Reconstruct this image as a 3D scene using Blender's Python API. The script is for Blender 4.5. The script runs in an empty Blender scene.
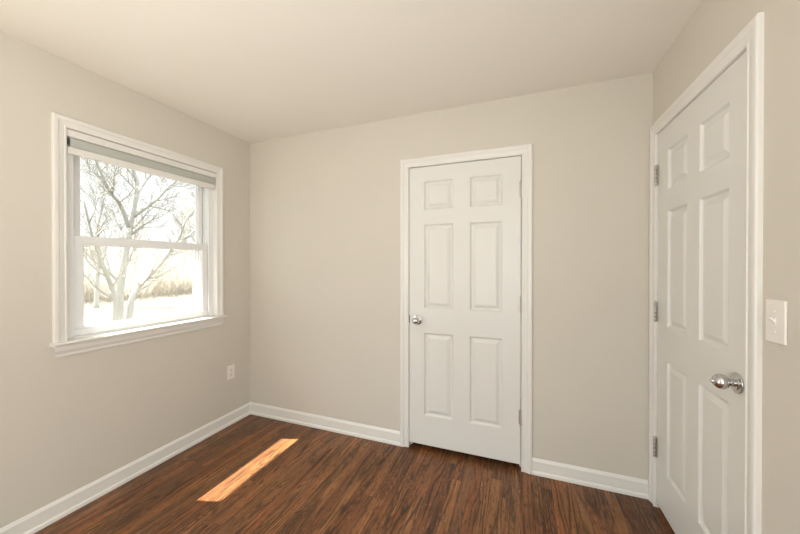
import bpy, bmesh, math, random
from mathutils import Vector, Matrix

SC = bpy.context.scene
COL = SC.collection
PI = math.pi

# ------------------------------------------------------------------ camera
cam_d = bpy.data.cameras.new('camera')
cam_d.sensor_width = 36.0
cam_d.lens = 36.0 * 318.05 / 800.0
cam_d.clip_start = 0.02
cam_d.clip_end = 300
cam = bpy.data.objects.new('camera', cam_d)
COL.objects.link(cam)
cam.location = (2.2817, -2.21, 1.3361)
cam.rotation_euler = (PI / 2 - 0.0049, 0.0, 0.3609)
SC.camera = cam

# ------------------------------------------------------------------ world, sun, lights, exposure
SC.view_settings.view_transform = 'Standard'
SC.view_settings.look = 'None'
SC.view_settings.gamma = 1.0
SC.view_settings.use_curve_mapping = False
SC.view_settings.exposure = 0.05
SC.cycles.diffuse_bounces = 8
SC.cycles.max_bounces = 14
SC.cycles.transparent_max_bounces = 16

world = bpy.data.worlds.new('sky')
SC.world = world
world.use_nodes = True
wn = world.node_tree.nodes
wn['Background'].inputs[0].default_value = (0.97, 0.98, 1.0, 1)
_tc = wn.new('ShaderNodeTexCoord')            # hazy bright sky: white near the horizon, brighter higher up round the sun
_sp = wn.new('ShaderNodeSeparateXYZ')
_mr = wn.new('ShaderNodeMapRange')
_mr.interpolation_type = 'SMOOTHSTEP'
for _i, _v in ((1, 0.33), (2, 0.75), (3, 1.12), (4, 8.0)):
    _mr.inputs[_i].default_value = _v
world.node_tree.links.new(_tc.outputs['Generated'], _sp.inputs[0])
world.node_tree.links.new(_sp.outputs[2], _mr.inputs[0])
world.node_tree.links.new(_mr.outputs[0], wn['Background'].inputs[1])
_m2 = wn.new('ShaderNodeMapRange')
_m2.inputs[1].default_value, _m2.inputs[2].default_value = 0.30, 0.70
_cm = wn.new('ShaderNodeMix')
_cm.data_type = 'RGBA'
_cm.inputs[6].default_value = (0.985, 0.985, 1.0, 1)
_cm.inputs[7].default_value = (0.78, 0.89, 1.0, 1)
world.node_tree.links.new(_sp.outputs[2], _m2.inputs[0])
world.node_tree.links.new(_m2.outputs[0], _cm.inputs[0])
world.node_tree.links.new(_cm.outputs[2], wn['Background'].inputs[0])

sun_d = bpy.data.lights.new('sun', 'SUN')
sun_d.energy = 34.0
sun_d.angle = math.radians(0.53)
sun_d.color = (1.0, 0.93, 0.82)
sun = bpy.data.objects.new('sun', sun_d)
COL.objects.link(sun)
_el = math.radians(59.45)
_az = Vector((1.0, 0.315, 0)).normalized()
sun_dir = Vector((_az.x * math.cos(_el), _az.y * math.cos(_el), -math.sin(_el)))
sun.rotation_euler = sun_dir.to_track_quat('-Z', 'Y').to_euler()
sun.location = (-6, -2, 9)


def area(name, loc, direction, sx, sy, energy, color):
    d = bpy.data.lights.new(name, 'AREA')
    d.shape = 'RECTANGLE'
    d.size, d.size_y, d.energy, d.color = sx, sy, energy, color
    o = bpy.data.objects.new(name, d)
    COL.objects.link(o)
    o.location = loc
    o.rotation_euler = Vector(direction).to_track_quat('-Z', 'Y').to_euler()
    return o


# sky portal, fill lamps added outside unseen windows, and a flash bounced off the ceiling behind the camera
W_ = 2.988
portal = area('daylight_left_window', (-0.15, -0.793, 1.50), (1, 0, 0), 0.92, 1.16, 1.0, (1, 1, 1))
portal.data.cycles.is_portal = True       # only guides the sampling of the sky through the opening
area('fill_rear', (2.25, -3.88, 1.2), (0, 1, 0), 1.15, 1.9, 20.0, (0.90, 0.965, 1.0))  # added fill lamp outside the unseen rear window
area('fill_side', (-0.18, -2.95, 0.85), (1, 0, 0), 1.0, 1.6, 33.0, (0.86, 0.945, 1.0))  # added fill lamp, lifts the right wall and its door
area('fill_right', (W_ + 0.13, -2.95, 1.2), (-1, 0, 0), 1.0, 1.8, 28.0, (0.90, 0.965, 1.0))  # added fill lamp, lifts the left wall
area('bounce_flash', (1.5, -2.9, 1.15), (-0.10, 0.1, 1.0), 1.0, 0.8, 26.0, (1.0, 0.925, 0.80))

# ------------------------------------------------------------------ materials


def lin(r, g, b):
    f = lambda c: (c / 255 / 12.92) if c / 255 <= 0.04045 else ((c / 255 + 0.055) / 1.055) ** 2.4
    return (f(r), f(g), f(b), 1.0)


def mat(name, color, rough=0.5, metal=0.0, bump=0.0, bscale=200.0, var=0.0, spec=0.5):
    m = bpy.data.materials.new(name)
    m.use_nodes = True
    nt = m.node_tree
    b = nt.nodes['Principled BSDF']
    b.inputs['Base Color'].default_value = color
    b.inputs['Roughness'].default_value = rough
    b.inputs['Metallic'].default_value = metal
    b.inputs['Specular IOR Level'].default_value = spec
    tc = nt.nodes.new('ShaderNodeTexCoord')
    if bump > 0:
        n = nt.nodes.new('ShaderNodeTexNoise')
        n.inputs['Scale'].default_value = bscale
        n.inputs['Detail'].default_value = 3
        nt.links.new(tc.outputs['Object'], n.inputs['Vector'])
        bp = nt.nodes.new('ShaderNodeBump')
        bp.inputs['Strength'].default_value = bump
        bp.inputs['Distance'].default_value = 0.002
        nt.links.new(n.outputs['Fac'], bp.inputs['Height'])
        nt.links.new(bp.outputs['Normal'], b.inputs['Normal'])
    if var > 0:
        n2 = nt.nodes.new('ShaderNodeTexNoise')
        n2.inputs['Scale'].default_value = 2.5
        n2.inputs['Detail'].default_value = 2
        nt.links.new(tc.outputs['Object'], n2.inputs['Vector'])
        mx = nt.nodes.new('ShaderNodeMix')
        mx.data_type = 'RGBA'
        mx.inputs[6].default_value = tuple(c * (1 - var) for c in color[:3]) + (1,)
        mx.inputs[7].default_value = tuple(min(1, c * (1 + var)) for c in color[:3]) + (1,)
        nt.links.new(n2.outputs['Fac'], mx.inputs[0])
        nt.links.new(mx.outputs[2], b.inputs['Base Color'])
    return m


M_WALL = mat('greige_wall_paint', (0.62, 0.588, 0.522, 1), 0.62, bump=0.10, bscale=260, var=0.012, spec=0.3)
M_CEIL = mat('ceiling_paint', (0.79, 0.77, 0.715, 1), 0.8, bump=0.08, bscale=200, spec=0.2)
M_TRIM = mat('white_trim_paint', (0.76, 0.75, 0.718, 1), 0.32, bump=0.03, bscale=60)
M_DOOR = mat('white_door_paint', (0.72, 0.717, 0.69, 1), 0.34, bump=0.03, bscale=90)
M_VINYL = mat('white_vinyl', (0.80, 0.815, 0.82, 1), 0.3, bump=0.01, bscale=40)
M_PLATE = mat('white_plastic', (0.82, 0.79, 0.74, 1), 0.3, bump=0.01, bscale=40)
M_SLOT = mat('dark_slot', (0.10, 0.09, 0.08, 1), 0.6, bump=0.02, bscale=80)
M_CHROME = mat('polished_chrome', (0.60, 0.60, 0.60, 1), 0.06, metal=1.0, bump=0.01, bscale=30)
M_NICKEL = mat('brushed_nickel', (0.55, 0.53, 0.49, 1), 0.45, metal=1.0, bump=0.05, bscale=300)
M_STEEL = mat('dark_steel', (0.16, 0.15, 0.14, 1), 0.4, metal=0.8, bump=0.05, bscale=200)
M_SHADE = mat('grey_shade_fabric', (0.46, 0.475, 0.44, 1), 0.8, bump=0.25, bscale=900)
M_DARK = mat('closet_hall_gloom', (0.05, 0.045, 0.04, 1), 0.8, bump=0.05, bscale=100)  # shade of the unlit closet and hall put into the colour
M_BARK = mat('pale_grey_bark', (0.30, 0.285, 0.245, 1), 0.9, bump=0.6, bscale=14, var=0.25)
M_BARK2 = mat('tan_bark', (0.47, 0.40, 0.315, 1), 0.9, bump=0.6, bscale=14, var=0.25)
M_GRASS = mat('spring_lawn', (0.058, 0.053, 0.041, 1), 0.95, bump=0.8, bscale=9, var=0.2)
M_SOFFIT = mat('soffit_paint', (0.72, 0.71, 0.69, 1), 0.6, bump=0.05, bscale=60)


def make_glass():
    m = bpy.data.materials.new('window_glass')
    m.use_nodes = True
    nt = m.node_tree
    nt.nodes.remove(nt.nodes['Principled BSDF'])
    out = nt.nodes['Material Output']
    tr = nt.nodes.new('ShaderNodeBsdfTransparent')
    tr.inputs[0].default_value = (0.985, 0.995, 0.985, 1)
    gl = nt.nodes.new('ShaderNodeBsdfGlossy')
    gl.inputs['Roughness'].default_value = 0.02
    lw = nt.nodes.new('ShaderNodeLayerWeight')
    lw.inputs[0].default_value = 0.5
    pw = nt.nodes.new('ShaderNodeMath')
    pw.operation = 'POWER'
    pw.inputs[1].default_value = 5.0
    nt.links.new(lw.outputs['Facing'], pw.inputs[0])
    fr = nt.nodes.new('ShaderNodeMath')
    fr.operation = 'MULTIPLY_ADD'
    fr.inputs[1].default_value = 0.6
    fr.inputs[2].default_value = 0.035
    nt.links.new(pw.outputs[0], fr.inputs[0])
    mx = nt.nodes.new('ShaderNodeMixShader')
    nt.links.new(fr.outputs[0], mx.inputs[0])
    nt.links.new(tr.outputs[0], mx.inputs[1])
    nt.links.new(gl.outputs[0], mx.inputs[2])
    nt.links.new(mx.outputs[0], out.inputs[0])
    return m


M_GLASS = make_glass()


def make_screen():
    """fine pale insect mesh: mostly open, the threads scatter daylight"""
    m = bpy.data.materials.new('insect_mesh')
    m.use_nodes = True
    nt = m.node_tree
    nt.nodes.remove(nt.nodes['Principled BSDF'])
    out = nt.nodes['Material Output']
    tr = nt.nodes.new('ShaderNodeBsdfTransparent')
    df = nt.nodes.new('ShaderNodeBsdfDiffuse')
    df.inputs[0].default_value = (0.38, 0.36, 0.33, 1)
    tl = nt.nodes.new('ShaderNodeBsdfTranslucent')
    tl.inputs[0].default_value = (0.42, 0.40, 0.35, 1)
    m1 = nt.nodes.new('ShaderNodeMixShader')
    m1.inputs[0].default_value = 0.5
    m2 = nt.nodes.new('ShaderNodeMixShader')
    m2.inputs[0].default_value = 0.10
    nt.links.new(df.outputs[0], m1.inputs[1])
    nt.links.new(tl.outputs[0], m1.inputs[2])
    nt.links.new(tr.outputs[0], m2.inputs[1])
    nt.links.new(m1.outputs[0], m2.inputs[2])
    nt.links.new(m2.outputs[0], out.inputs[0])
    return m


M_SCREEN = make_screen()


def make_floor():
    m = bpy.data.materials.new('stained_oak_strips')
    m.use_nodes = True
    nt = m.node_tree
    L = nt.links.new
    b = nt.nodes['Principled BSDF']

    def math_(op, a=None, c=None, d=None):
        n = nt.nodes.new('ShaderNodeMath')
        n.operation = op
        for i, x in enumerate((a, c, d)):
            if x is None:
                continue
            if isinstance(x, (int, float)):
                n.inputs[i].default_value = x
            else:
                L(x, n.inputs[i])
        return n.outputs[0]

    def comb(x, y, z):
        n = nt.nodes.new('ShaderNodeCombineXYZ')
        for i, v in enumerate((x, y, z)):
            if isinstance(v, (int, float)):
                n.inputs[i].default_value = v
            else:
                L(v, n.inputs[i])
        return n.outputs[0]

    def noise(vec, scale, detail=2.0, rough=0.5, dist=0.0):
        n = nt.nodes.new('ShaderNodeTexNoise')
        n.inputs['Scale'].default_value = scale
        n.inputs['Detail'].default_value = detail
        n.inputs['Roughness'].default_value = rough
        n.inputs['Distortion'].default_value = dist
        L(vec, n.inputs['Vector'])
        return n.outputs['Fac']

    def white(vec):
        n = nt.nodes.new('ShaderNodeTexWhiteNoise')
        n.noise_dimensions = '3D'
        L(vec, n.inputs['Vector'])
        return n.outputs['Value']

    def ramp(fac, stops):
        n = nt.nodes.new('ShaderNodeValToRGB')
        e = n.color_ramp.elements
        while len(e) < len(stops):
            e.new(0.5)
        for el, (p, c) in zip(e, stops):
            el.position = p
            el.color = c if len(c) == 4 else tuple(c) + (1,)
        L(fac, n.inputs[0])
        return n.outputs[0]

    def mix(fac, a, c, mode='MIX'):
        n = nt.nodes.new('ShaderNodeMix')
        n.data_type = 'RGBA'
        n.blend_type = mode
        for i, v in ((0, fac), (6, a), (7, c)):
            if isinstance(v, (int, float)):
                n.inputs[i].default_value = v
            elif isinstance(v, tuple):
                n.inputs[i].default_value = v
            else:
                L(v, n.inputs[i])
        return n.outputs[2]

    tc = nt.nodes.new('ShaderNodeTexCoord')
    sp = nt.nodes.new('ShaderNodeSeparateXYZ')
    L(tc.outputs['Object'], sp.inputs[0])
    x, y = sp.outputs[0], sp.outputs[1]
    WB = 0.0572
    row = math_('FLOOR', math_('DIVIDE', x, WB))
    fx = math_('FRACT', math_('DIVIDE', x, WB))
    r1 = white(comb(row, 3.3, 1.0))
    yy = math_('ADD', math_('DIVIDE', y, 1.45), math_('MULTIPLY', r1, 9.0))
    seg = math_('FLOOR', yy)
    fy = math_('FRACT', yy)
    rid = white(comb(row, seg, 7.0))
    rid2 = white(comb(row, seg, 19.0))
    # grain coordinates, shifted for every board
    ox = math_('ADD', x, math_('MULTIPLY', rid, 13.0))
    oy = math_('ADD', y, math_('MULTIPLY', rid2, 31.0))
    # cathedral rings: contour lines of a smooth field stretched along the board
    field = noise(comb(math_('MULTIPLY', ox, 9.0), math_('MULTIPLY', oy, 0.9), rid), 1.0, 1.5, 0.5, 0.3)
    slope = math_('MULTIPLY_ADD', white(comb(row, seg, 53.0)), 190.0, 20.0)
    phase = math_('ADD', math_('MULTIPLY', field, 62.0), math_('MULTIPLY', ox, slope))
    rings = math_('MULTIPLY_ADD', math_('SINE', phase), 0.5, 0.5)
    rings = math_('POWER', rings, 2.6)
    # open pores: fine long streaks
    pores = noise(comb(math_('MULTIPLY', ox, 260.0), math_('MULTIPLY', oy, 7.0), rid2), 1.0, 3.0, 0.6)
    streak = noise(comb(math_('MULTIPLY', ox, 90.0), math_('MULTIPLY', oy, 2.4), rid), 1.0, 3.0, 0.6)
    blotch = noise(comb(x, y, 0.0), 1.6, 3.0, 0.6)
    base = ramp(rid, [(0.0, (0.225, 0.095, 0.042)), (0.35, (0.285, 0.121, 0.050)),
                      (0.7, (0.335, 0.146, 0.057)), (1.0, (0.40, 0.182, 0.070))])
    warm = ramp(rid2, [(0.0, (0.92, 1.0, 1.05)), (1.0, (1.1, 0.97, 0.88))])
    base = mix(1.0, base, warm, 'MULTIPLY')
    base = mix(math_('MULTIPLY', math_('SUBTRACT', 1.0, ramp(streak, [(0.30, (0, 0, 0)), (0.68, (1, 1, 1))])), 0.55),
               base, (0.048, 0.022, 0.011, 1))
    patchy = ramp(noise(comb(math_('MULTIPLY', ox, 14.0), math_('MULTIPLY', oy, 2.2), rid2), 1.0, 2.0, 0.5), [(0.36, (0.12, 0.12, 0.12)), (0.52, (1, 1, 1))])
    base = mix(math_('MULTIPLY', math_('MULTIPLY', rings, patchy), math_('MULTIPLY_ADD', rid2, 0.35, 0.60)), base, (0.040, 0.020, 0.011, 1))
    f2 = noise(comb(math_('MULTIPLY', ox, 15.0), math_('MULTIPLY', oy, 2.3), rid), 1.0, 1.0, 0.4, 0.5)
    cath = math_('POWER', math_('MULTIPLY_ADD', math_('SINE', math_('MULTIPLY', f2, 75.0)), 0.5, 0.5), 1.8)
    pick = math_('GREATER_THAN', white(comb(row, seg, 71.0)), 0.70)
    base = mix(math_('MULTIPLY', math_('MULTIPLY', cath, pick), 0.58), base, (0.036, 0.019, 0.011, 1))
    fleck = noise(comb(math_('MULTIPLY', ox, 120.0), math_('MULTIPLY', oy, 26.0), rid2), 1.0, 3.0, 0.65)
    base = mix(math_('MULTIPLY', ramp(fleck, [(0.55, (0, 0, 0)), (0.68, (1, 1, 1))]), 0.78), base, (0.040, 0.022, 0.012, 1))
    base = mix(math_('MULTIPLY', ramp(fleck, [(0.28, (1, 1, 1)), (0.42, (0, 0, 0))]), 0.35), base, (0.52, 0.26, 0.11, 1))
    base = mix(math_('MULTIPLY', ramp(pores, [(0.50, (0, 0, 0)), (0.70, (1, 1, 1))]), 0.45), base, (0.035, 0.016, 0.009, 1))
    base = mix(1.0, base, ramp(blotch, [(0.3, (0.76, 0.76, 0.77)), (0.7, (1.18, 1.16, 1.14))]), 'MULTIPLY')
    # seams between strips and butt ends
    ex = math_('MINIMUM', fx, math_('SUBTRACT', 1.0, fx))
    ey = math_('MULTIPLY', math_('MINIMUM', fy, math_('SUBTRACT', 1.0, fy)), 2.6 / WB)
    edge = math_('MINIMUM', ex, ey)
    seam = ramp(edge, [(0.0, (1, 1, 1)), (0.018, (0.7, 0.7, 0.7)), (0.030, (0, 0, 0))])
    worn = white(comb(row, seg, 41.0))
    seamcol = ramp(worn, [(0.0, (0.022, 0.011, 0.007)), (0.86, (0.022, 0.011, 0.007)), (0.93, (0.16, 0.09, 0.045)), (1, (0.22, 0.13, 0.07))])
    base = mix(math_('MULTIPLY', seam, 0.75), base, seamcol)
    L(base, b.inputs['Base Color'])
    rg = math_('MULTIPLY_ADD', pores, 0.16, 0.22)
    L(rg, b.inputs['Roughness'])
    b.inputs['Specular IOR Level'].default_value = 0.30
    bp = nt.nodes.new('ShaderNodeBump')
    bp.inputs['Strength'].default_value = 0.25
    bp.inputs['Distance'].default_value = 0.0012
    h = math_('SUBTRACT', math_('SUBTRACT', 1.0, math_('MULTIPLY', seam, 0.9)), math_('MULTIPLY', rings, 0.25))
    L(h, bp.inputs['Height'])
    L(bp.outputs['Normal'], b.inputs['Normal'])
    return m


M_FLOOR = make_floor()

# ------------------------------------------------------------------ mesh helpers


class MB:
    """collects vertices and faces, builds ONE mesh object"""

    def __init__(self):
        self.v, self.f, self.smooth = [], [], []

    def add(self, vs, fs, smooth=False):
        o = len(self.v)
        self.v += [tuple(p) for p in vs]
        self.f += [tuple(i + o for i in f) for f in fs]
        self.smooth += [smooth] * len(fs)
        return self

    def box(self, x0, x1, y0, y1, z0, z1):
        vs = [(x, y, z) for x in (x0, x1) for y in (y0, y1) for z in (z0, z1)]
        fs = [(0, 1, 3, 2), (4, 6, 7, 5), (0, 4, 5, 1), (2, 3, 7, 6), (0, 2, 6, 4), (1, 5, 7, 3)]
        return self.add(vs, fs)

    def rbox(self, x0, x1, y0, y1, z0, z1, r, seg=2):
        bm = bmesh.new()
        bmesh.ops.create_cube(bm, size=1.0)
        for w in bm.verts:
            w.co = Vector(((x0 + x1) / 2 + w.co.x * (x1 - x0), (y0 + y1) / 2 + w.co.y * (y1 - y0), (z0 + z1) / 2 + w.co.z * (z1 - z0)))
        bmesh.ops.bevel(bm, geom=bm.edges[:], offset=r, segments=seg, affect='EDGES', profile=0.5)
        bm.verts.index_update()
        self.add([w.co[:] for w in bm.verts], [[w.index for w in f.verts] for f in bm.faces])
        bm.free()
        return self

    def lathe(self, prof, origin, axis, n=32, smooth=True):
        """prof: (distance along axis, radius)"""
        a = Vector(axis).normalized()
        q = a.to_track_quat('Z', 'Y')
        ux, uy = q @ Vector((1, 0, 0)), q @ Vector((0, 1, 0))
        o = Vector(origin)
        vs, fs = [], []
        for d, r in prof:
            for k in range(n):
                t = 2 * PI * k / n
                vs.append(o + a * d + ux * (r * math.cos(t)) + uy * (r * math.sin(t)))
        for i in range(len(prof) - 1):
            for k in range(n):
                k2 = (k + 1) % n
                fs.append((i * n + k, i * n + k2, (i + 1) * n + k2, (i + 1) * n + k))
        fs.append(tuple(range(n))[::-1])
        fs.append(tuple((len(prof) - 1) * n + k for k in range(n)))
        return self.add(vs, fs, smooth)

    def tube(self, pts, rad, n=6):
        pts = [Vector(p) for p in pts]
        vs, fs = [], []
        ref = Vector((0.31, 0.17, 0.93))
        for i, p in enumerate(pts):
            t = (pts[min(i + 1, len(pts) - 1)] - pts[max(i - 1, 0)])
            if t.length < 1e-9:
                t = Vector((0, 0, 1))
            t.normalize()
            u = t.cross(ref)
            if u.length < 1e-3:
                u = t.cross(Vector((1, 0, 0)))
            u.normalize()
            w = t.cross(u)
            for k in range(n):
                a = 2 * PI * k / n
                vs.append(p + u * (rad[i] * math.cos(a)) + w * (rad[i] * math.sin(a)))
        for i in range(len(pts) - 1):
            for k in range(n):
                k2 = (k + 1) % n
                fs.append((i * n + k, i * n + k2, (i + 1) * n + k2, (i + 1) * n + k))
        fs.append(tuple(range(n))[::-1])
        fs.append(tuple((len(pts) - 1) * n + k for k in range(n)))
        return self.add(vs, fs, True)

    def sweep(self, rows, close_ends=True):
        """rows: one list of 3D points per path station, all the same length; makes the strip and caps"""
        n = len(rows[0])
        vs = [p for r in rows for p in r]
        fs = []
        for i in range(len(rows) - 1):
            for k in range(n):
                k2 = (k + 1) % n
                fs.append((i * n + k, i * n + k2, (i + 1) * n + k2, (i + 1) * n + k))
        if close_ends:
            fs.append(tuple(range(n))[::-1])
            fs.append(tuple((len(rows) - 1) * n + k for k in range(n)))
        return self.add(vs, fs)

    def build(self, name, material, parent=None, origin=None):
        me = bpy.data.meshes.new(name)
        o0 = Vector(origin) if origin is not None else Vector((0, 0, 0))
        me.from_pydata([Vector(p) - o0 for p in self.v], [], self.f)
        me.materials.append(material)
        me.polygons.foreach_set('use_smooth', self.smooth)
        bm = bmesh.new()
        bm.from_mesh(me)
        bmesh.ops.recalc_face_normals(bm, faces=bm.faces[:])
        bm.to_mesh(me)
        bm.free()
        me.update()
        ob = bpy.data.objects.new(name, me)
        COL.objects.link(ob)
        ob.location = o0
        if parent is not None:
            ob.parent = parent
            # children keep world position (parents are only moved, never turned)
            ob.location = o0 - world_of(parent)
        return ob


def world_of(o):
    p = Vector(o.location)
    while o.parent is not None:
        o = o.parent
        p += o.location
    return p


def tag(o, label=None, cat=None, group=None, kind=None):
    if label:
        o['label'] = label
    if cat:
        o['category'] = cat
    if group:
        o['group'] = group
    if kind:
        o['kind'] = kind
    return o


def empty(name, loc, label, cat, group=None, kind=None):
    o = bpy.data.objects.new(name, None)
    o.empty_display_size = 0.05
    COL.objects.link(o)
    o.location = loc
    return tag(o, label, cat, group, kind)


# ------------------------------------------------------------------ measures
W, H, YR = 2.988, 2.4363, -3.70           # right wall, ceiling, rear wall
TW = 0.16                                  # outer wall thickness
# window opening (left wall)
WY0, WY1, WZ0, WZ1 = -1.243, -0.343, 0.932, 2.075
# closet door opening (back wall)
CX0, CX1, CZ = 1.5185, 2.2905, 2.050
# room door opening (right wall)
RY0, RY1, RZ = -0.822, -0.070, 2.058

# ------------------------------------------------------------------ room shell
floor = MB().box(-TW, W + 0.11, YR - TW, 0.11, -0.12, 0.0).build('floor', M_FLOOR)
tag(floor, 'dark brown stained oak strip floor with a bar of sunlight', 'floor', kind='structure')
ceiling = MB().box(-TW, W + 0.11, YR - TW, 0.11, H, H + 0.12).build('ceiling', M_CEIL)
tag(ceiling, 'plain smooth off white ceiling over the whole room', 'ceiling', kind='structure')

g = 0.016                                  # rough opening gap filled by the jamb boards
m = MB()
m.box(-TW, 0, YR - TW, -3.45, 0, H)
m.box(-TW, 0, -3.45, -2.45, 0, 0.05)
m.box(-TW, 0, -3.45, -2.45, 1.65, H)
m.box(-TW, 0, -2.45, WY0 - g, 0, H)
m.box(-TW, 0, WY1 + g, 0.11, 0, H)
m.box(-TW, 0, WY0 - g, WY1 + g, 0, WZ0 - 0.018)
m.box(-TW, 0, WY0 - g, WY1 + g, WZ1 + g, H)
tag(m.build('wall_left', M_WALL), 'greige painted wall holding the double hung window', 'wall', kind='structure')

m = MB()
m.box(0, CX0 - g, 0, 0.11, 0, H)
m.box(CX1 + g, W + 0.11, 0, 0.11, 0, H)
m.box(CX0 - g, CX1 + g, 0, 0.11, CZ + g, H)
tag(m.build('wall_back', M_WALL), 'greige painted wall with the closed narrow closet door', 'wall', kind='structure')

m = MB()
m.box(W, W + 0.11, YR - TW, -3.45, 0, H)
m.box(W, W + 0.11, -3.45, -2.45, 0, 0.30)
m.box(W, W + 0.11, -3.45, -2.45, 2.10, H)
m.box(W, W + 0.11, -2.45, RY0 - g, 0, H)
m.box(W, W + 0.11, RY1 + g, 0, 0, H)
m.box(W, W + 0.11, RY0 - g, RY1 + g, RZ + g, H)
tag(m.build('wall_right', M_WALL), 'greige painted wall with the light switch and chrome knob door', 'wall', kind='structure')

VX0, VX1, VZ0, VZ1 = 1.65, 2.85, 0.25, 2.15
m = MB()
m.box(0, VX0, YR - TW, YR, 0, H)
m.box(VX1, W, YR - TW, YR, 0, H)
m.box(VX0, VX1, YR - TW, YR, 0, VZ0)
m.box(VX0, VX1, YR - TW, YR, VZ1, H)
tag(m.build('wall_rear', M_WALL), 'greige painted wall behind the viewpoint with the unseen fill light window', 'wall', kind='structure')

# unseen rear window, placed and sized for its fill lamp (only mirrored in the knobs)
fill_win2 = empty('fill_window_2', ((VX0 + VX1) / 2, YR, VZ0), 'unseen white framed window behind the viewpoint, set for the fill light', 'window', kind='structure')
m = MB()
for a0, a1 in ((VX0, VX0 + 0.06), (VX1 - 0.06, VX1), (2.225, 2.275)):
    m.box(a0, a1, YR - 0.10, YR - 0.04, VZ0, VZ1)
m.box(VX0, VX1, YR - 0.10, YR - 0.04, VZ0, VZ0 + 0.06)
m.box(VX0, VX1, YR - 0.10, YR - 0.04, VZ1 - 0.06, VZ1)
m.build('window_frame', M_VINYL, fill_win2)

fill_win3 = empty('fill_window_3', (0, -2.95, 0.05), 'added unseen white window frame for the fill light in the left wall', 'window', kind='structure')  # unseen window added to carry the side fill lamp
m = MB()
for a0, a1 in ((-3.45, -3.39), (-2.51, -2.45)):
    m.box(-0.10, -0.04, a0, a1, 0.05, 1.65)
for c0, c1 in ((0.05, 0.11), (0.83, 0.88), (1.59, 1.65)):
    m.box(-0.10, -0.04, -3.39, -2.51, c0, c1)
m.build('window_frame', M_VINYL, fill_win3)

fill_win4 = empty('fill_window_4', (W, -2.95, 0.30), 'added unseen white window frame for the fill light in the right wall', 'window', kind='structure')  # unseen window added to carry the right fill lamp
m = MB()
for a0, a1 in ((-3.45, -3.39), (-2.51, -2.45)):
    m.box(W + 0.04, W + 0.09, a0, a1, 0.30, 2.10)
for c0, c1 in ((0.30, 0.36), (1.18, 1.23), (2.04, 2.10)):
    m.box(W + 0.04, W + 0.09, -3.39, -2.51, c0, c1)
m.build('window_frame', M_VINYL, fill_win4)

# dark closet and hall behind the two doors
m = MB()
m.box(CX0 - 0.30, CX1 + 0.30, 0.70, 0.76, 0, H)
m.box(CX0 - 0.36, CX0 - 0.30, 0.11, 0.76, 0, H)
m.box(CX1 + 0.30, CX1 + 0.36, 0.11, 0.76, 0, H)
m.box(CX0 - 0.36, CX1 + 0.36, 0.11, 0.76, H, H + 0.06)
m.box(CX0 - 0.36, CX1 + 0.36, 0.11, 0.76, -0.06, 0.0)
tag(m.build('wall_closet', M_DARK), 'dark closet space behind the narrow closed door', 'closet', kind='structure')
m = MB()
m.box(W + 0.80, W + 0.86, RY0 - 0.3, RY1 + 0.3, 0, H)
m.box(W + 0.11, W + 0.86, RY0 - 0.36, RY0 - 0.3, 0, H)
m.box(W + 0.11, W + 0.86, RY1 + 0.3, RY1 + 0.36, 0, H)
m.box(W + 0.11, W + 0.86, RY0 - 0.36, RY1 + 0.36, H, H + 0.06)
m.box(W + 0.11, W + 0.86, RY0 - 0.36, RY1 + 0.36, -0.06, 0.0)
tag(m.build('wall_hall', M_DARK), 'dark hall behind the chrome knob door', 'hall', kind='structure')

# ------------------------------------------------------------------ baseboards
BASE = [(0.0, 0.101), (0.0012, 0.101), (0.0036, 0.0985), (0.0070, 0.091), (0.0104, 0.083), (0.0100, 0.080), (0.0088, 0.079), (0.0088, 0.024),
        (0.0112, 0.0235), (0.0150, 0.0200), (0.0172, 0.0145), (0.0178, 0.008), (0.0178, 0.0), (0.0, 0.0)]


def baseboard(name, label, f, s0, s1, mit0, mit1):
    """f(s, t, z) -> world; mitred by t where mit is 1"""
    rows = [[f(s0 + mit0 * t, t, z) for t, z in BASE], [f(s1 - mit1 * t, t, z) for t, z in BASE]]
    tag(MB().sweep(rows).build(name, M_TRIM), label, 'baseboard', kind='structure')


CW = 0.0645                                # casing width
baseboard('baseboard_left', 'white baseboard with shoe moulding under the window wall', lambda s, t, z: (t, -s, z), 0, -YR, 1, 1)
baseboard('baseboard_back', 'white baseboard between the window wall corner and closet door', lambda s, t, z: (s, -t, z), 0, CX0 - CW, 1, 0)
baseboard('baseboard_corner', 'short white baseboard between closet door and right hand corner', lambda s, t, z: (s, -t, z), CX1 + CW, W - 0.0175, 0, 0)
baseboard('baseboard_right', 'white baseboard under the light switch', lambda s, t, z: (W - t, -s, z), -RY0 + CW, -YR, 0, 1)
baseboard('baseboard_rear', 'white baseboard on the wall behind the viewpoint', lambda s, t, z: (s, YR + t, z), 0, W, 1, 1)

# ------------------------------------------------------------------ casings
CAS = [(0.0, 0.0), (0.0, 0.0085), (0.0025, 0.0108), (0.0085, 0.0112), (0.0110, 0.0082), (0.0130, 0.0078), (0.0240, 0.0105),
       (0.0330, 0.0125), (0.0345, 0.0112), (0.0365, 0.0140), (0.0410, 0.0166), (0.0450, 0.0176), (0.0560, 0.0178), (0.0610, 0.0168), (0.0640, 0.0140),
       (0.0645, 0.0120), (0.0645, 0.0)]


def casing(f, s0, s1, z0, zt, width=CW):
    k = width / 0.0645
    rows = []
    for (sa, za, ws, wz) in ((s0, z0, -1, 0), (s0, zt, -1, 1), (s1, zt, 1, 1), (s1, z0, 1, 0)):
        rows.append([f(sa + ws * w * k, t, za + wz * w * k) for w, t in CAS])
    return MB().sweep(rows)


f_back = lambda s, t, z: (s, -t, z)
f_right = lambda s, t, z: (W - t, -s, z)
f_left = lambda s, t, z: (t, -s, z)

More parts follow.
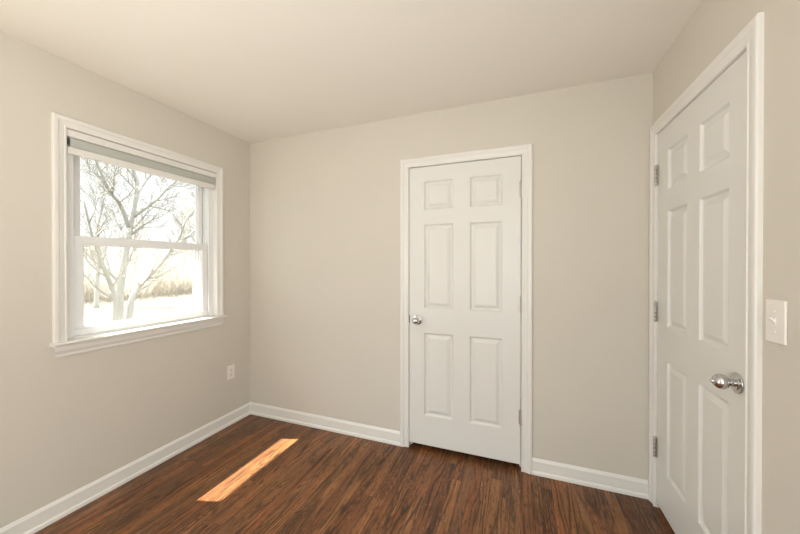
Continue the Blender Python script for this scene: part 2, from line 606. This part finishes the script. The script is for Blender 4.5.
tag(casing(f_back, CX0, CX1, 0.0, CZ).build('trim_1', M_TRIM), 'white moulded casing round the closet door', 'door casing', kind='structure')
tag(casing(f_right, -RY1, -RY0, 0.0, RZ).build('trim_2', M_TRIM), 'white moulded casing round the chrome knob door by the switch', 'door casing', kind='structure')

# door jambs with stop
m = MB()
m.box(CX0 - g, CX0, 0, 0.11, 0, CZ + g)
m.box(CX1, CX1 + g, 0, 0.11, 0, CZ + g)
m.box(CX0, CX1, 0, 0.11, CZ, CZ + g)
m.box(CX0, CX0 + 0.011, 0.042, 0.08, 0, CZ)
m.box(CX1 - 0.011, CX1, 0.042, 0.08, 0, CZ)
m.box(CX0 + 0.011, CX1 - 0.011, 0.042, 0.08, CZ - 0.011, CZ)
tag(m.build('trim_3', M_TRIM), 'white jamb boards lining the closet doorway', 'door jamb', kind='structure')
m = MB()
m.box(W, W + 0.11, RY0 - g, RY0, 0, RZ + g)
m.box(W, W + 0.11, RY1, RY1 + g, 0, RZ + g)
m.box(W, W + 0.11, RY0, RY1, RZ, RZ + g)
m.box(W + 0.042, W + 0.08, RY0, RY0 + 0.011, 0, RZ)
m.box(W + 0.042, W + 0.08, RY1 - 0.011, RY1, 0, RZ)
m.box(W + 0.042, W + 0.08, RY0 + 0.011, RY1 - 0.011, RZ - 0.011, RZ)
tag(m.build('trim_4', M_TRIM), 'white jamb boards lining the doorway beside the switch', 'door jamb', kind='structure')

# ------------------------------------------------------------------ six panel doors
RINGS = [(0.0, 0.0), (0.002, 0.0008), (0.008, 0.0100), (0.013, 0.0130), (0.0185, 0.0134), (0.0210, 0.0120), (0.0395, 0.0030), (0.0420, 0.0022)]


def six_panel(name, f, s0, s1, z0, z1, scuts, zcuts, t_front, thick):
    """f(s, t, z): t positive towards the room"""
    m = MB()
    ss = [s0] + scuts + [s1]
    zs = [z0] + zcuts + [z1]
    panels = [(i, j) for i in (1, 3) for j in (1, 3, 5)]
    for i in range(5):
        for j in range(7):
            a, b, c, d = ss[i], ss[i + 1], zs[j], zs[j + 1]
            if (i, j) in panels:
                vs, fs = [], []
                for ins, dep in RINGS:
                    t = t_front - dep
                    vs += [f(a + ins, t, c + ins), f(b - ins, t, c + ins), f(b - ins, t, d - ins), f(a + ins, t, d - ins)]
                for r in range(len(RINGS) - 1):
                    for k in range(4):
                        k2 = (k + 1) % 4
                        fs.append((r * 4 + k, r * 4 + k2, r * 4 + 4 + k2, r * 4 + 4 + k))
                fs.append(tuple((len(RINGS) - 1) * 4 + k for k in range(4)))
                m.add(vs, fs)
            else:
                m.add([f(a, t_front, c), f(b, t_front, c), f(b, t_front, d), f(a, t_front, d)], [(0, 1, 2, 3)])
    tb = t_front - thick
    q = [(s0, z0), (s1, z0), (s1, z1), (s0, z1)]
    vs = [f(s, t_front, z) for s, z in q] + [f(s, tb, z) for s, z in q]
    fs = [(4, 5, 6, 7)] + [(k, (k + 1) % 4, 4 + (k + 1) % 4, 4 + k) for k in range(4)]
    m.add(vs, fs)
    bm = bmesh.new()
    me = bpy.data.meshes.new(name)
    me.from_pydata(m.v, [], m.f)
    bm.from_mesh(me)
    bmesh.ops.remove_doubles(bm, verts=bm.verts[:], dist=1e-5)
    bmesh.ops.recalc_face_normals(bm, faces=bm.faces[:])
    m2 = MB()
    bm.verts.index_update()
    m2.add([w.co[:] for w in bm.verts], [[w.index for w in fc.verts] for fc in bm.faces])
    bm.free()
    bpy.data.meshes.remove(me)
    return m2


def hinge(f, s, z0, z1, parent, side):
    """barrel with knuckles on the joint s, leaf on the frame side"""
    m = MB()
    h = z1 - z0
    for k in range(5):
        a, b = z0 + h * k / 5 + 0.0006, z0 + h * (k + 1) / 5 - 0.0006
        m.lathe([(0, 0.0058), (0.0005, 0.0064), (b - a - 0.0005, 0.0064), (b - a, 0.0058)], f(s, 0.0075, a), (0, 0, 1), 14)
    m.lathe([(0, 0.002), (0.001, 0.0042), (0.003, 0.0048), (0.0045, 0.003)], f(s, 0.0075, z1), (0, 0, 1), 12)
    m.lathe([(0, 0.003), (0.0015, 0.0048), (0.0035, 0.0042), (0.0045, 0.002)], f(s, 0.0075, z0 - 0.0045), (0, 0, 1), 12)
    hb = m.build('hinge', M_NICKEL, parent, f(s, 0, z0))
    l = MB()
    p, q = f(s - 0.0145, 0.0005, z0 + 0.001), f(s + 0.0145, 0.0030, z1 - 0.001)
    l.rbox(min(p[0], q[0]), max(p[0], q[0]), min(p[1], q[1]), max(p[1], q[1]), p[2], q[2], 0.0008, 1)
    l.build('hinge_leaf', M_NICKEL, hb, f(s, 0, z0))
    return hb


def knob(f, s, z, parent, t0, scale=1.0, button=True):
    o = f(s, t0, z)
    ax = Vector(f(0, 1, 0)) - Vector(f(0, 0, 0))
    k = scale
    r = MB().lathe([(0, 0.0360 * k), (0.0030, 0.0365 * k), (0.0052, 0.0355 * k), (0.0060, 0.0330 * k), (0.0058, 0.0270 * k), (0.0066, 0.0240 * k), (0.0085, 0.0225 * k), (0.0095, 0.0190 * k), (0.0105, 0.0150 * k)], o, ax, 40)
    ro = r.build('knob_rosette', M_CHROME, parent, o)
    n = MB().lathe([(0.010, 0.0135 * k), (0.016, 0.0120 * k), (0.021, 0.0115 * k), (0.025, 0.0135 * k), (0.028, 0.0180 * k), (0.032, 0.0225 * k),
                    (0.038, 0.0260 * k), (0.044, 0.0268 * k), (0.051, 0.0258 * k), (0.057, 0.0230 * k), (0.062, 0.0190 * k),
                    (0.066, 0.0145 * k), (0.068, 0.0100 * k)], o, ax, 40)
    ko = n.build('knob', M_CHROME, parent, o)
    if button:
        b = MB().lathe([(0.067, 0.0080 * k), (0.069, 0.0080 * k), (0.070, 0.0048 * k), (0.075, 0.0040 * k), (0.0765, 0.0028 * k)], o, ax, 20)
        b.build('lock_button', M_CHROME, ko, o)


# closet door
d1 = empty('door_1', ((CX0 + CX1) / 2, 0.02, 0), 'narrow white six panel closet door facing the camera', 'door', kind='structure')
zc = [0.250, 0.850, 1.0245, 1.6315, 1.7365, 1.943]
six_panel('door_slab', f_back, 1.5202, 2.2860, 0.038, 2.0465, [1.633, 1.8435, 1.957, 2.172], zc, -0.002, 0.035).build('door_slab', M_DOOR, d1)
for a, b in ((1.780, 1.880), (1.037, 1.137), (0.300, 0.397)):
    hinge(f_back, 2.2885, a, b, d1, 1)
knob(f_back, 1.584, 0.940, d1, -0.002, 0.98, False)
MB().rbox(1.5196, 1.5242, -0.0045, 0.004, 0.917, 0.972, 0.001, 1).build('strike_plate', M_STEEL, d1, (1.522, 0, 0.94))

# room door
d2 = empty('door_2', (W + 0.02, (RY0 + RY1) / 2, 0), 'white six panel door with egg shaped chrome knob beside the switch', 'door', kind='structure')
zr = [0.243, 0.8395, 1.0180, 1.6190, 1.7280, 1.9325]
six_panel('door_slab', f_right, 0.0755, 0.8165, 0.030, 2.0555, [0.196, 0.4010, 0.5035, 0.7110], zr, -0.002, 0.035).build('door_slab', M_DOOR, d2)
for a, b in ((1.777, 1.886), (1.030, 1.138), (0.280, 0.389)):
    hinge(f_right, 0.0700, a, b, d2, 1)
knob(f_right, 0.763, 0.927, d2, -0.002, 1.0, True)
MB().rbox(W - 0.0040, W + 0.004, -0.8175, -0.8125, 0.905, 0.955, 0.001, 1).build('strike_plate', M_PLATE, d2, (W, -0.815, 0.93))
MB().box(W - 0.0030, W + 0.004, -0.8205, -0.8177, 0.903, 0.957).build('strike_recess', M_SLOT, d2, (W, -0.819, 0.93))

# ------------------------------------------------------------------ left window
w1 = empty('window_1', (0, (WY0 + WY1) / 2, WZ0), 'white double hung window with bare trees beyond the glass', 'window', kind='structure')
casing(f_left, -WY1, -WY0, WZ0, WZ1, 0.057).build('casing', M_TRIM, w1, (0, WY0, WZ1))
# jamb boards
m = MB()
m.box(-0.05, 0.0, WY0 - g, WY0, WZ0 - 0.018, WZ1 + g)
m.box(-0.05, 0.0, WY1, WY1 + g, WZ0 - 0.018, WZ1 + g)
m.box(-0.05, 0.0, WY0, WY1, WZ1, WZ1 + g)
m.build('jamb', M_TRIM, w1, (0, WY0, WZ1))
# stool with rounded nose and horns
m = MB()
prof = [(0.0, 0.0), (0.033, 0.0), (0.039, 0.0015), (0.042, 0.005), (0.0430, 0.009), (0.042, 0.013), (0.039, 0.0165), (0.033, 0.018), (0.0, 0.018)]
m.sweep([[(x, -1.310, WZ0 - 0.018 + z) for x, z in prof], [(x, -0.268, WZ0 - 0.018 + z) for x, z in prof]])
m.box(-0.06, 0.0, WY0, WY1, WZ0 - 0.018, WZ0)
m.build('window_stool', M_TRIM, w1, (0, WY0, WZ0))
# apron, moulded, ends curved in at the foot
m = MB()
ap = [(0.0, 0.850), (0.0075, 0.850), (0.0095, 0.856), (0.0095, 0.868), (0.0125, 0.874), (0.0165, 0.884), (0.0175, 0.895), (0.0175, 0.914), (0.0, 0.914)]


def ap_in(z):
    t = max(0.0, (0.872 - z) / 0.022)
    return 0.020 * (1 - math.sqrt(max(0.0, 1 - min(1, t) ** 2)))


m.sweep([[(x, -1.297 + ap_in(z), z) for x, z in ap], [(x, -0.288 - ap_in(z), z) for x, z in ap]])
m.build('apron', M_TRIM, w1, (0, WY0, 0.85))

# vinyl frame: face, tracks and sill
yc = (WY0 + WY1) / 2
fo = (WY1 - WY0) / 2                      # outer half width
m = MB()
for sgn in (-1, 1):
    def yb(a, b):
        p, q = yc + sgn * a, yc + sgn * b
        return (min(p, q), max(p, q))
    for (xa, xb, off) in ((-0.040, -0.028, 0.408), (-0.073, -0.040, 0.414), (-0.078, -0.073, 0.395), (-0.112, -0.078, 0.398),
                          (-0.118, -0.112, 0.380), (-0.135, -0.118, 0.372)):
        y0, y1 = yb(off, fo)
        m.box(xa, xb, y0, y1, WZ0, WZ1)
y0, y1 = yc - 0.414, yc + 0.414
m.box(-0.135, -0.028, y0, y1, 2.035, WZ1)
m.box(-0.135, -0.060, y0, y1, WZ0 - 0.018, 0.948)
m.box(-0.060, -0.028, y0, y1, WZ0, 0.940)
m.build('window_frame', M_VINYL, w1, (-0.08, yc, WZ0))


def sash(name, xf, xb, half, stile, zb, zbr, zt, ztr, chamfer):
    """frame of four members with a small glazing chamfer; returns object"""
    m = MB()
    m.rbox(xb, xf, yc - half, yc - half + stile, zb, zt, 0.0025, 1)
    m.rbox(xb, xf, yc + half - stile, yc + half, zb, zt, 0.0025, 1)
    m.box(xb + 0.001, xf - 0.0004, yc - half + stile - 0.003, yc + half - stile + 0.003, zb, zbr)
    m.box(xb + 0.001, xf - 0.0004, yc - half + stile - 0.003, yc + half - stile + 0.003, ztr, zt)
    # glazing bead step
    yi = half - stile
    for (a, b, c, d) in ((-yi, -yi + 0.006, zbr, ztr), (yi - 0.006, yi, zbr, ztr)):
        m.box(xb + 0.004, (xf + xb) / 2 + 0.004, yc + a, yc + b, c, d)
    m.box(xb + 0.004, (xf + xb) / 2 + 0.004, yc - yi, yc + yi, ztr - 0.006, ztr)
    m.box(xb + 0.004, (xf + xb) / 2 + 0.004, yc - yi, yc + yi, zbr, zbr + 0.006)
    o = m.build(name, M_VINYL, w1, (xf, yc, zb))
    gx = (xf + xb) / 2 - 0.004
    gm = MB().box(gx - 0.002, gx + 0.002, yc - yi, yc + yi, zbr, ztr)
    gm.build('pane', M_GLASS, o, (gx, yc, zb))
    return o


ls = sash('lower_sash', -0.040, -0.070, 0.407, 0.046, 0.941, 0.984, 1.503, 1.458, 0)
us = sash('upper_sash', -0.078, -0.108, 0.392, 0.034, 1.458, 1.498, 2.040, 1.990, 0)
# lift lip along the bottom rail
m = MB()
lip = [(-0.0405, 0.978), (-0.030, 0.9795), (-0.0285, 0.9825), (-0.0300, 0.9850), (-0.0405, 0.986)]
m.sweep([[(x, yc - 0.400, z) for x, z in lip], [(x, yc + 0.400, z) for x, z in lip]])
m.build('lift_rail', M_VINYL, ls, (-0.04, yc, 0.98))
for yy in (-0.966, -0.581):
    m = MB()
    m.rbox(-0.068, -0.046, yy - 0.028, yy + 0.028, 1.503, 1.508, 0.0015, 1)
    m.lathe([(0, 0.010), (0.004, 0.010), (0.007, 0.008)], (-0.058, yy, 1.508), (0, 0, 1), 16)
    m.rbox(-0.060, -0.044, yy - 0.004, yy + 0.024, 1.509, 1.515, 0.001, 1)
    m.build('sash_lock', M_VINYL, ls, (-0.058, yy, 1.503))
# half insect screen outside the lower sash
m = MB()
m.box(-0.1265, -0.1255, yc - 0.360, yc + 0.360, 0.960, 1.470)
scr = m.build('insect_screen', M_SCREEN, w1, (-0.126, yc, 0.96))
m = MB()
for a0, a1, c0, c1 in ((-0.372, -0.358, 0.948, 1.480), (0.358, 0.372, 0.948, 1.480), (-0.358, 0.358, 0.948, 0.962), (-0.358, 0.358, 1.466, 1.480)):
    m.box(-0.131, -0.121, yc + a0, yc + a1, c0, c1)
m.build('screen_frame', M_VINYL, scr, (-0.126, yc, 0.96))

# ------------------------------------------------------------------ roller shade
rs = empty('roller_shade', (0.0, yc, 2.0), 'rolled up grey fabric shade in the top of the window recess', 'window shade')
m = MB().rbox(-0.045, 0.002, WY0 + 0.002, WY1 - 0.002, 2.034, 2.072, 0.002, 1)
m.build('headrail', M_TRIM, rs, (0, yc, 2.05))
n = 28
ov = [(-0.016 + 0.0165 * math.copysign(abs(math.cos(2 * PI * k / n)) ** 0.55, math.cos(2 * PI * k / n)),
       2.0055 + 0.0285 * math.copysign(abs(math.sin(2 * PI * k / n)) ** 0.75, math.sin(2 * PI * k / n))) for k in range(n)]
m = MB().sweep([[(x, WY0 + 0.019, z) for x, z in ov], [(x, WY1 - 0.008, z) for x, z in ov]])
m.build('fabric_roll', M_SHADE, rs, (0, yc, 2.0))
m = MB().rbox(-0.040, -0.004, WY0 + 0.004, WY0 + 0.008, 1.980, 2.034, 0.001, 1)
m.lathe([(0, 0.010), (0.010, 0.010)], (-0.016, WY0 + 0.008, 2.005), (0, 1, 0), 16)
m.build('end_bracket', M_STEEL, rs, (0, WY0, 2.0))
m = MB().rbox(-0.040, -0.004, WY1 - 0.007, WY1 - 0.004, 1.980, 2.034, 0.001, 1)
m.build('end_bracket', M_STEEL, rs, (0, WY1, 2.0))
m = MB().rbox(-0.024, 0.002, WY0 + 0.006, WY1 - 0.006, 1.9425, 1.979, 0.003, 2)
m.build('hem_bar', M_TRIM, rs, (0, yc, 1.96))

# ------------------------------------------------------------------ wall outlet (left wall)
oy, oz = -0.2100, 0.4370
wo = empty('wall_outlet', (0, oy, oz), 'small white duplex outlet low on the window wall near the corner', 'outlet')
MB().rbox(0.0002, 0.0062, oy - 0.0355, oy + 0.0355, oz - 0.0575, oz + 0.0575, 0.0022, 2).build('cover_plate', M_PLATE, wo, (0, oy, oz))
for dz in (-0.0195, 0.0195):
    so = MB().rbox(0.0060, 0.0078, oy - 0.0165, oy + 0.0165, oz + dz - 0.0145, oz + dz + 0.0145, 0.0008, 2).build('socket', M_PLATE, wo, (0, oy, oz + dz))
    s = MB()
    s.box(0.0077, 0.0081, oy - 0.0078, oy - 0.0050, oz + dz - 0.001, oz + dz + 0.0085)
    s.box(0.0077, 0.0081, oy + 0.0050, oy + 0.0078, oz + dz - 0.001, oz + dz + 0.0075)
    s.lathe([(0, 0.0030), (0.0004, 0.0030)], (0.0077, oy, oz + dz - 0.0075), (1, 0, 0), 12)
    s.build('slots', M_SLOT, so, (0, oy, oz + dz))
MB().lathe([(0, 0.0035), (0.001, 0.0032), (0.0014, 0.002)], (0.0060, oy, oz), (1, 0, 0), 14).build('screw', M_NICKEL, wo, (0, oy, oz))

# ------------------------------------------------------------------ light switch (right wall)
sy, sz = -0.9490, 1.1720
sw = empty('light_switch', (W, sy, sz), 'white toggle light switch plate on the wall beside the door casing', 'light switch')
MB().rbox(W - 0.0068, W - 0.0002, sy - 0.0385, sy + 0.0385, sz - 0.063, sz + 0.063, 0.0026, 2).build('cover_plate', M_PLATE, sw, (W, sy, sz))
MB().rbox(W - 0.0078, W - 0.0060, sy - 0.0060, sy + 0.0060, sz - 0.0125, sz + 0.0125, 0.0006, 1).build('toggle_collar', M_PLATE, sw, (W, sy, sz))
m = MB()
tp = [(W - 0.0070, sz - 0.0070), (W - 0.0070, sz + 0.0070), (W - 0.0200, sz + 0.0130), (W - 0.0215, sz + 0.0095)]
m.sweep([[(x, sy - 0.0045, z) for x, z in tp], [(x, sy + 0.0045, z) for x, z in tp]])
m.build('toggle', M_PLATE, sw, (W, sy, sz))
for dz in (-0.030, 0.030):
    MB().lathe([(0, 0.0038), (0.001, 0.0034), (0.0016, 0.002)], (W - 0.0066, sy, sz + dz), (-1, 0, 0), 14).build('screw', M_PLATE, sw, (W, sy, sz + dz))

# ------------------------------------------------------------------ outdoors
GZ = -0.40
eave = MB()
eave.box(-0.72, -TW, YR - 0.6, 0.8, 2.555, 2.60)
eave.box(-0.74, -0.72, YR - 0.6, 0.8, 2.545, 2.72)
tag(eave.build('roof_eave', M_SOFFIT), 'white roof eave overhanging the window outside', 'eave', kind='structure')

lawn = MB()
lawn.add([(-60, -50, GZ), (-TW, -50, GZ), (-TW, 70, GZ), (-60, 70, GZ), (-60, -50, GZ - 0.3), (-TW, -50, GZ - 0.3), (-TW, 70, GZ - 0.3), (-60, 70, GZ - 0.3)],
         [(0, 1, 2, 3), (4, 7, 6, 5), (0, 4, 5, 1), (1, 5, 6, 2), (2, 6, 7, 3), (3, 7, 4, 0)])
tag(lawn.build('lawn', M_GRASS), 'pale sunlit lawn outside the window', 'lawn', kind='structure')


def branch(mt, mw, p, d, length, r, depth, rnd, up=0.10, maxd=4):
    """one limb and its children; thick ones go to mesh mt, thin ones to mw"""
    n = 5
    pts, rad = [p.copy()], [r]
    dd = d.copy()
    for i in range(n):
        dd = (dd + Vector((rnd.uniform(-1, 1), rnd.uniform(-1, 1), rnd.uniform(-0.8, 0.8))) * 0.20 + Vector((0, 0, up))).normalized()
        p = p + dd * (length / n)
        pts.append(p.copy())
        rad.append(r * (1 - 0.72 * (i + 1) / n))
    (mt if r > 0.022 else mw).tube(pts, rad, 6 if r > 0.022 else 4 if r > 0.008 else 3)
    if depth >= maxd:
        return
    kids(mt, mw, pts, rad, length, depth, rnd, up, maxd)


def kids(mt, mw, pts, rad, length, depth, rnd, up, maxd, count=None, t0=0.25):
    k = count or rnd.randint(5, 7)
    for q in range(k):
        t = t0 + (1 - t0) * (q + rnd.random() * 0.9) / k
        x = min(t, 0.98) * (len(pts) - 1)
        i = int(x)
        a = pts[i].lerp(pts[i + 1], x - i)
        ax = (pts[i + 1] - pts[i]).normalized()
        side = ax.cross(Vector((rnd.uniform(-1, 1), rnd.uniform(-1, 1), rnd.uniform(-1, 1)))).normalized()
        ang = rnd.uniform(0.5, 1.0)
        dd = (ax * math.cos(ang) + side * math.sin(ang)).normalized()
        rr = max(0.0075, (rad[i] * (1 - (x - i)) + rad[i + 1] * (x - i)) * rnd.uniform(0.42, 0.62))
        branch(mt, mw, a, dd, length * rnd.uniform(0.42, 0.62), rr, depth + 1, rnd, up, maxd)


def spline(pts, sub=4):
    out = []
    P = [Vector(p) for p in pts]
    for i in range(len(P) - 1):
        p0, p1, p2, p3 = P[max(i - 1, 0)], P[i], P[i + 1], P[min(i + 2, len(P) - 1)]
        for k in range(sub):
            t = k / sub
            out.append(0.5 * ((2 * p1) + (p2 - p0) * t + (2 * p0 - 5 * p1 + 4 * p2 - p3) * t * t + (3 * p1 - p0 - 3 * p2 + p3) * t ** 3))
    out.append(P[-1])
    return out


def stem(mt, mw, pts, r0, r1, rnd, nk, length, maxd=4):
    sp = spline(pts)
    rad = [r0 + (r1 - r0) * i / (len(sp) - 1) for i in range(len(sp))]
    mt.tube(sp, rad, 9)
    kids(mt, mw, sp, rad, length, 1, rnd, 0.09, maxd, count=nk, t0=0.22)


# the multi-stemmed tree nearest the window
rnd = random.Random(11)
mt, mw = MB(), MB()
tree = empty('bare_tree', (-8.0, 3.25, GZ), 'bare tree with several pale grey trunks, nearest the window glass', 'tree')
stem(mt, mw, [(-8.0, 3.18, -0.5), (-8.0, 3.15, -0.1), (-7.95, 3.12, 0.4), (-7.9, 3.00, 0.78), (-7.75, 2.76, 1.28), (-7.7, 2.64, 1.6), (-7.6, 2.45, 2.1), (-7.5, 2.25, 2.9)], 0.090, 0.015, rnd, 11, 1.7)
stem(mt, mw, [(-8.05, 3.24, -0.5), (-8.05, 3.24, -0.1), (-8.05, 3.27, 0.66), (-8.05, 3.34, 1.21), (-8.0, 3.42, 1.91), (-8.0, 3.52, 2.56), (-8.0, 3.64, 3.35), (-8.05, 3.67, 3.79), (-8.1, 3.62, 4.2), (-8.1, 3.55, 4.9)], 0.117, 0.025, rnd, 14, 1.9)
stem(mt, mw, [(-8.0, 3.47, 2.40), (-7.9, 3.21, 2.99), (-7.8, 2.92, 3.28), (-7.7, 2.65, 3.79), (-7.6, 2.40, 4.3)], 0.058, 0.014, rnd, 10, 1.3)
stem(mt, mw, [(-8.0, 3.66, 3.40), (-8.2, 4.01, 3.87), (-8.3, 4.3, 4.25), (-8.4, 4.55, 4.70), (-8.4, 4.75, 5.3)], 0.051, 0.013, rnd, 9, 1.3)
stem(mt, mw, [(-8.0, 3.56, 2.70), (-7.8, 4.07, 3.29), (-7.7, 4.38, 3.75), (-7.6, 4.85, 4.25)], 0.051, 0.013, rnd, 9, 1.3)
stem(mt, mw, [(-8.1, 3.45, -0.5), (-8.1, 3.50, -0.15), (-8.1, 3.61, 0.44), (-8.2, 3.95, 0.91), (-8.3, 4.43, 1.44), (-8.4, 5.06, 2.01), (-8.4, 5.77, 2.64), (-8.4, 6.3, 3.2)], 0.101, 0.021, rnd, 13, 1.8)
stem(mt, mw, [(-8.15, 3.80, 0.75), (-8.1, 4.20, 1.20), (-8.0, 4.62, 1.82), (-7.9, 4.84, 2.31), (-7.9, 5.03, 2.82), (-7.8, 5.41, 3.38), (-7.8, 5.85, 4.1)], 0.065, 0.018, rnd, 9, 1.2)
mt.build('trunk', M_BARK, tree)
tw = mw.build('twigs', M_BARK, tree)
tw['kind'] = 'stuff'


def wild_tree(loc, h, seed, label, group, material, lean=(0, 0), r=0.13, maxd=4):
    rnd = random.Random(seed)
    mt, mw = MB(), MB()
    b = Vector(loc)
    t = empty('bare_tree', b, label, 'tree', group)
    pts = [b - Vector((0, 0, 0.1))]
    for k in range(1, 6):
        f = k / 5
        pts.append(b + Vector((lean[0] * f * h + rnd.uniform(-.1, .1), lean[1] * f * h + rnd.uniform(-.12, .12), f * h)))
    stem(mt, mw, pts, r, r * 0.2, rnd, 11, h * 0.42, maxd)
    mt.build('trunk', material, t)
    q = mw.build('twigs', material, t)
    q['kind'] = 'stuff'
    return t


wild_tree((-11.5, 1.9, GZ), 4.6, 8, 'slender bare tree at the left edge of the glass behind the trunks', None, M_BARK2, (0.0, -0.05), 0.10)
for k, (x, y, h) in enumerate(((-14.0, 5.6, 5.4), (-13.2, 9.2, 4.4))):
    wild_tree((x, y, GZ), h, 60 + k, 'slim bare tree in the middle row between the nearest tree and the brushwood', 'middle trees on the lawn', M_BARK, (0, 0.03), 0.09, 4)
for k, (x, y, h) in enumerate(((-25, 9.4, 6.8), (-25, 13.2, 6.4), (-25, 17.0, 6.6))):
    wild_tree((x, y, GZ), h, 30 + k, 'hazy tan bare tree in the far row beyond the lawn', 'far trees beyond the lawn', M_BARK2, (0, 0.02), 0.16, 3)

# brushwood along the far side of the lawn
rnd = random.Random(4)
m = MB()
for k in range(2600):
    y = rnd.uniform(2, 22)
    x = -17.5 + rnd.gauss(0, 0.9)
    hgt = rnd.uniform(0.8, 3.0) * (0.75 + 0.35 * math.sin(y * 1.3))
    p = Vector((x, y, GZ))
    a = Vector((rnd.uniform(-.5, .5), rnd.uniform(-.7, .7), 1)) * hgt
    m.tube([p, p + a * 0.5 + Vector((0, rnd.uniform(-.1, .1), 0)), p + a], [0.016, 0.011, 0.004], 3)
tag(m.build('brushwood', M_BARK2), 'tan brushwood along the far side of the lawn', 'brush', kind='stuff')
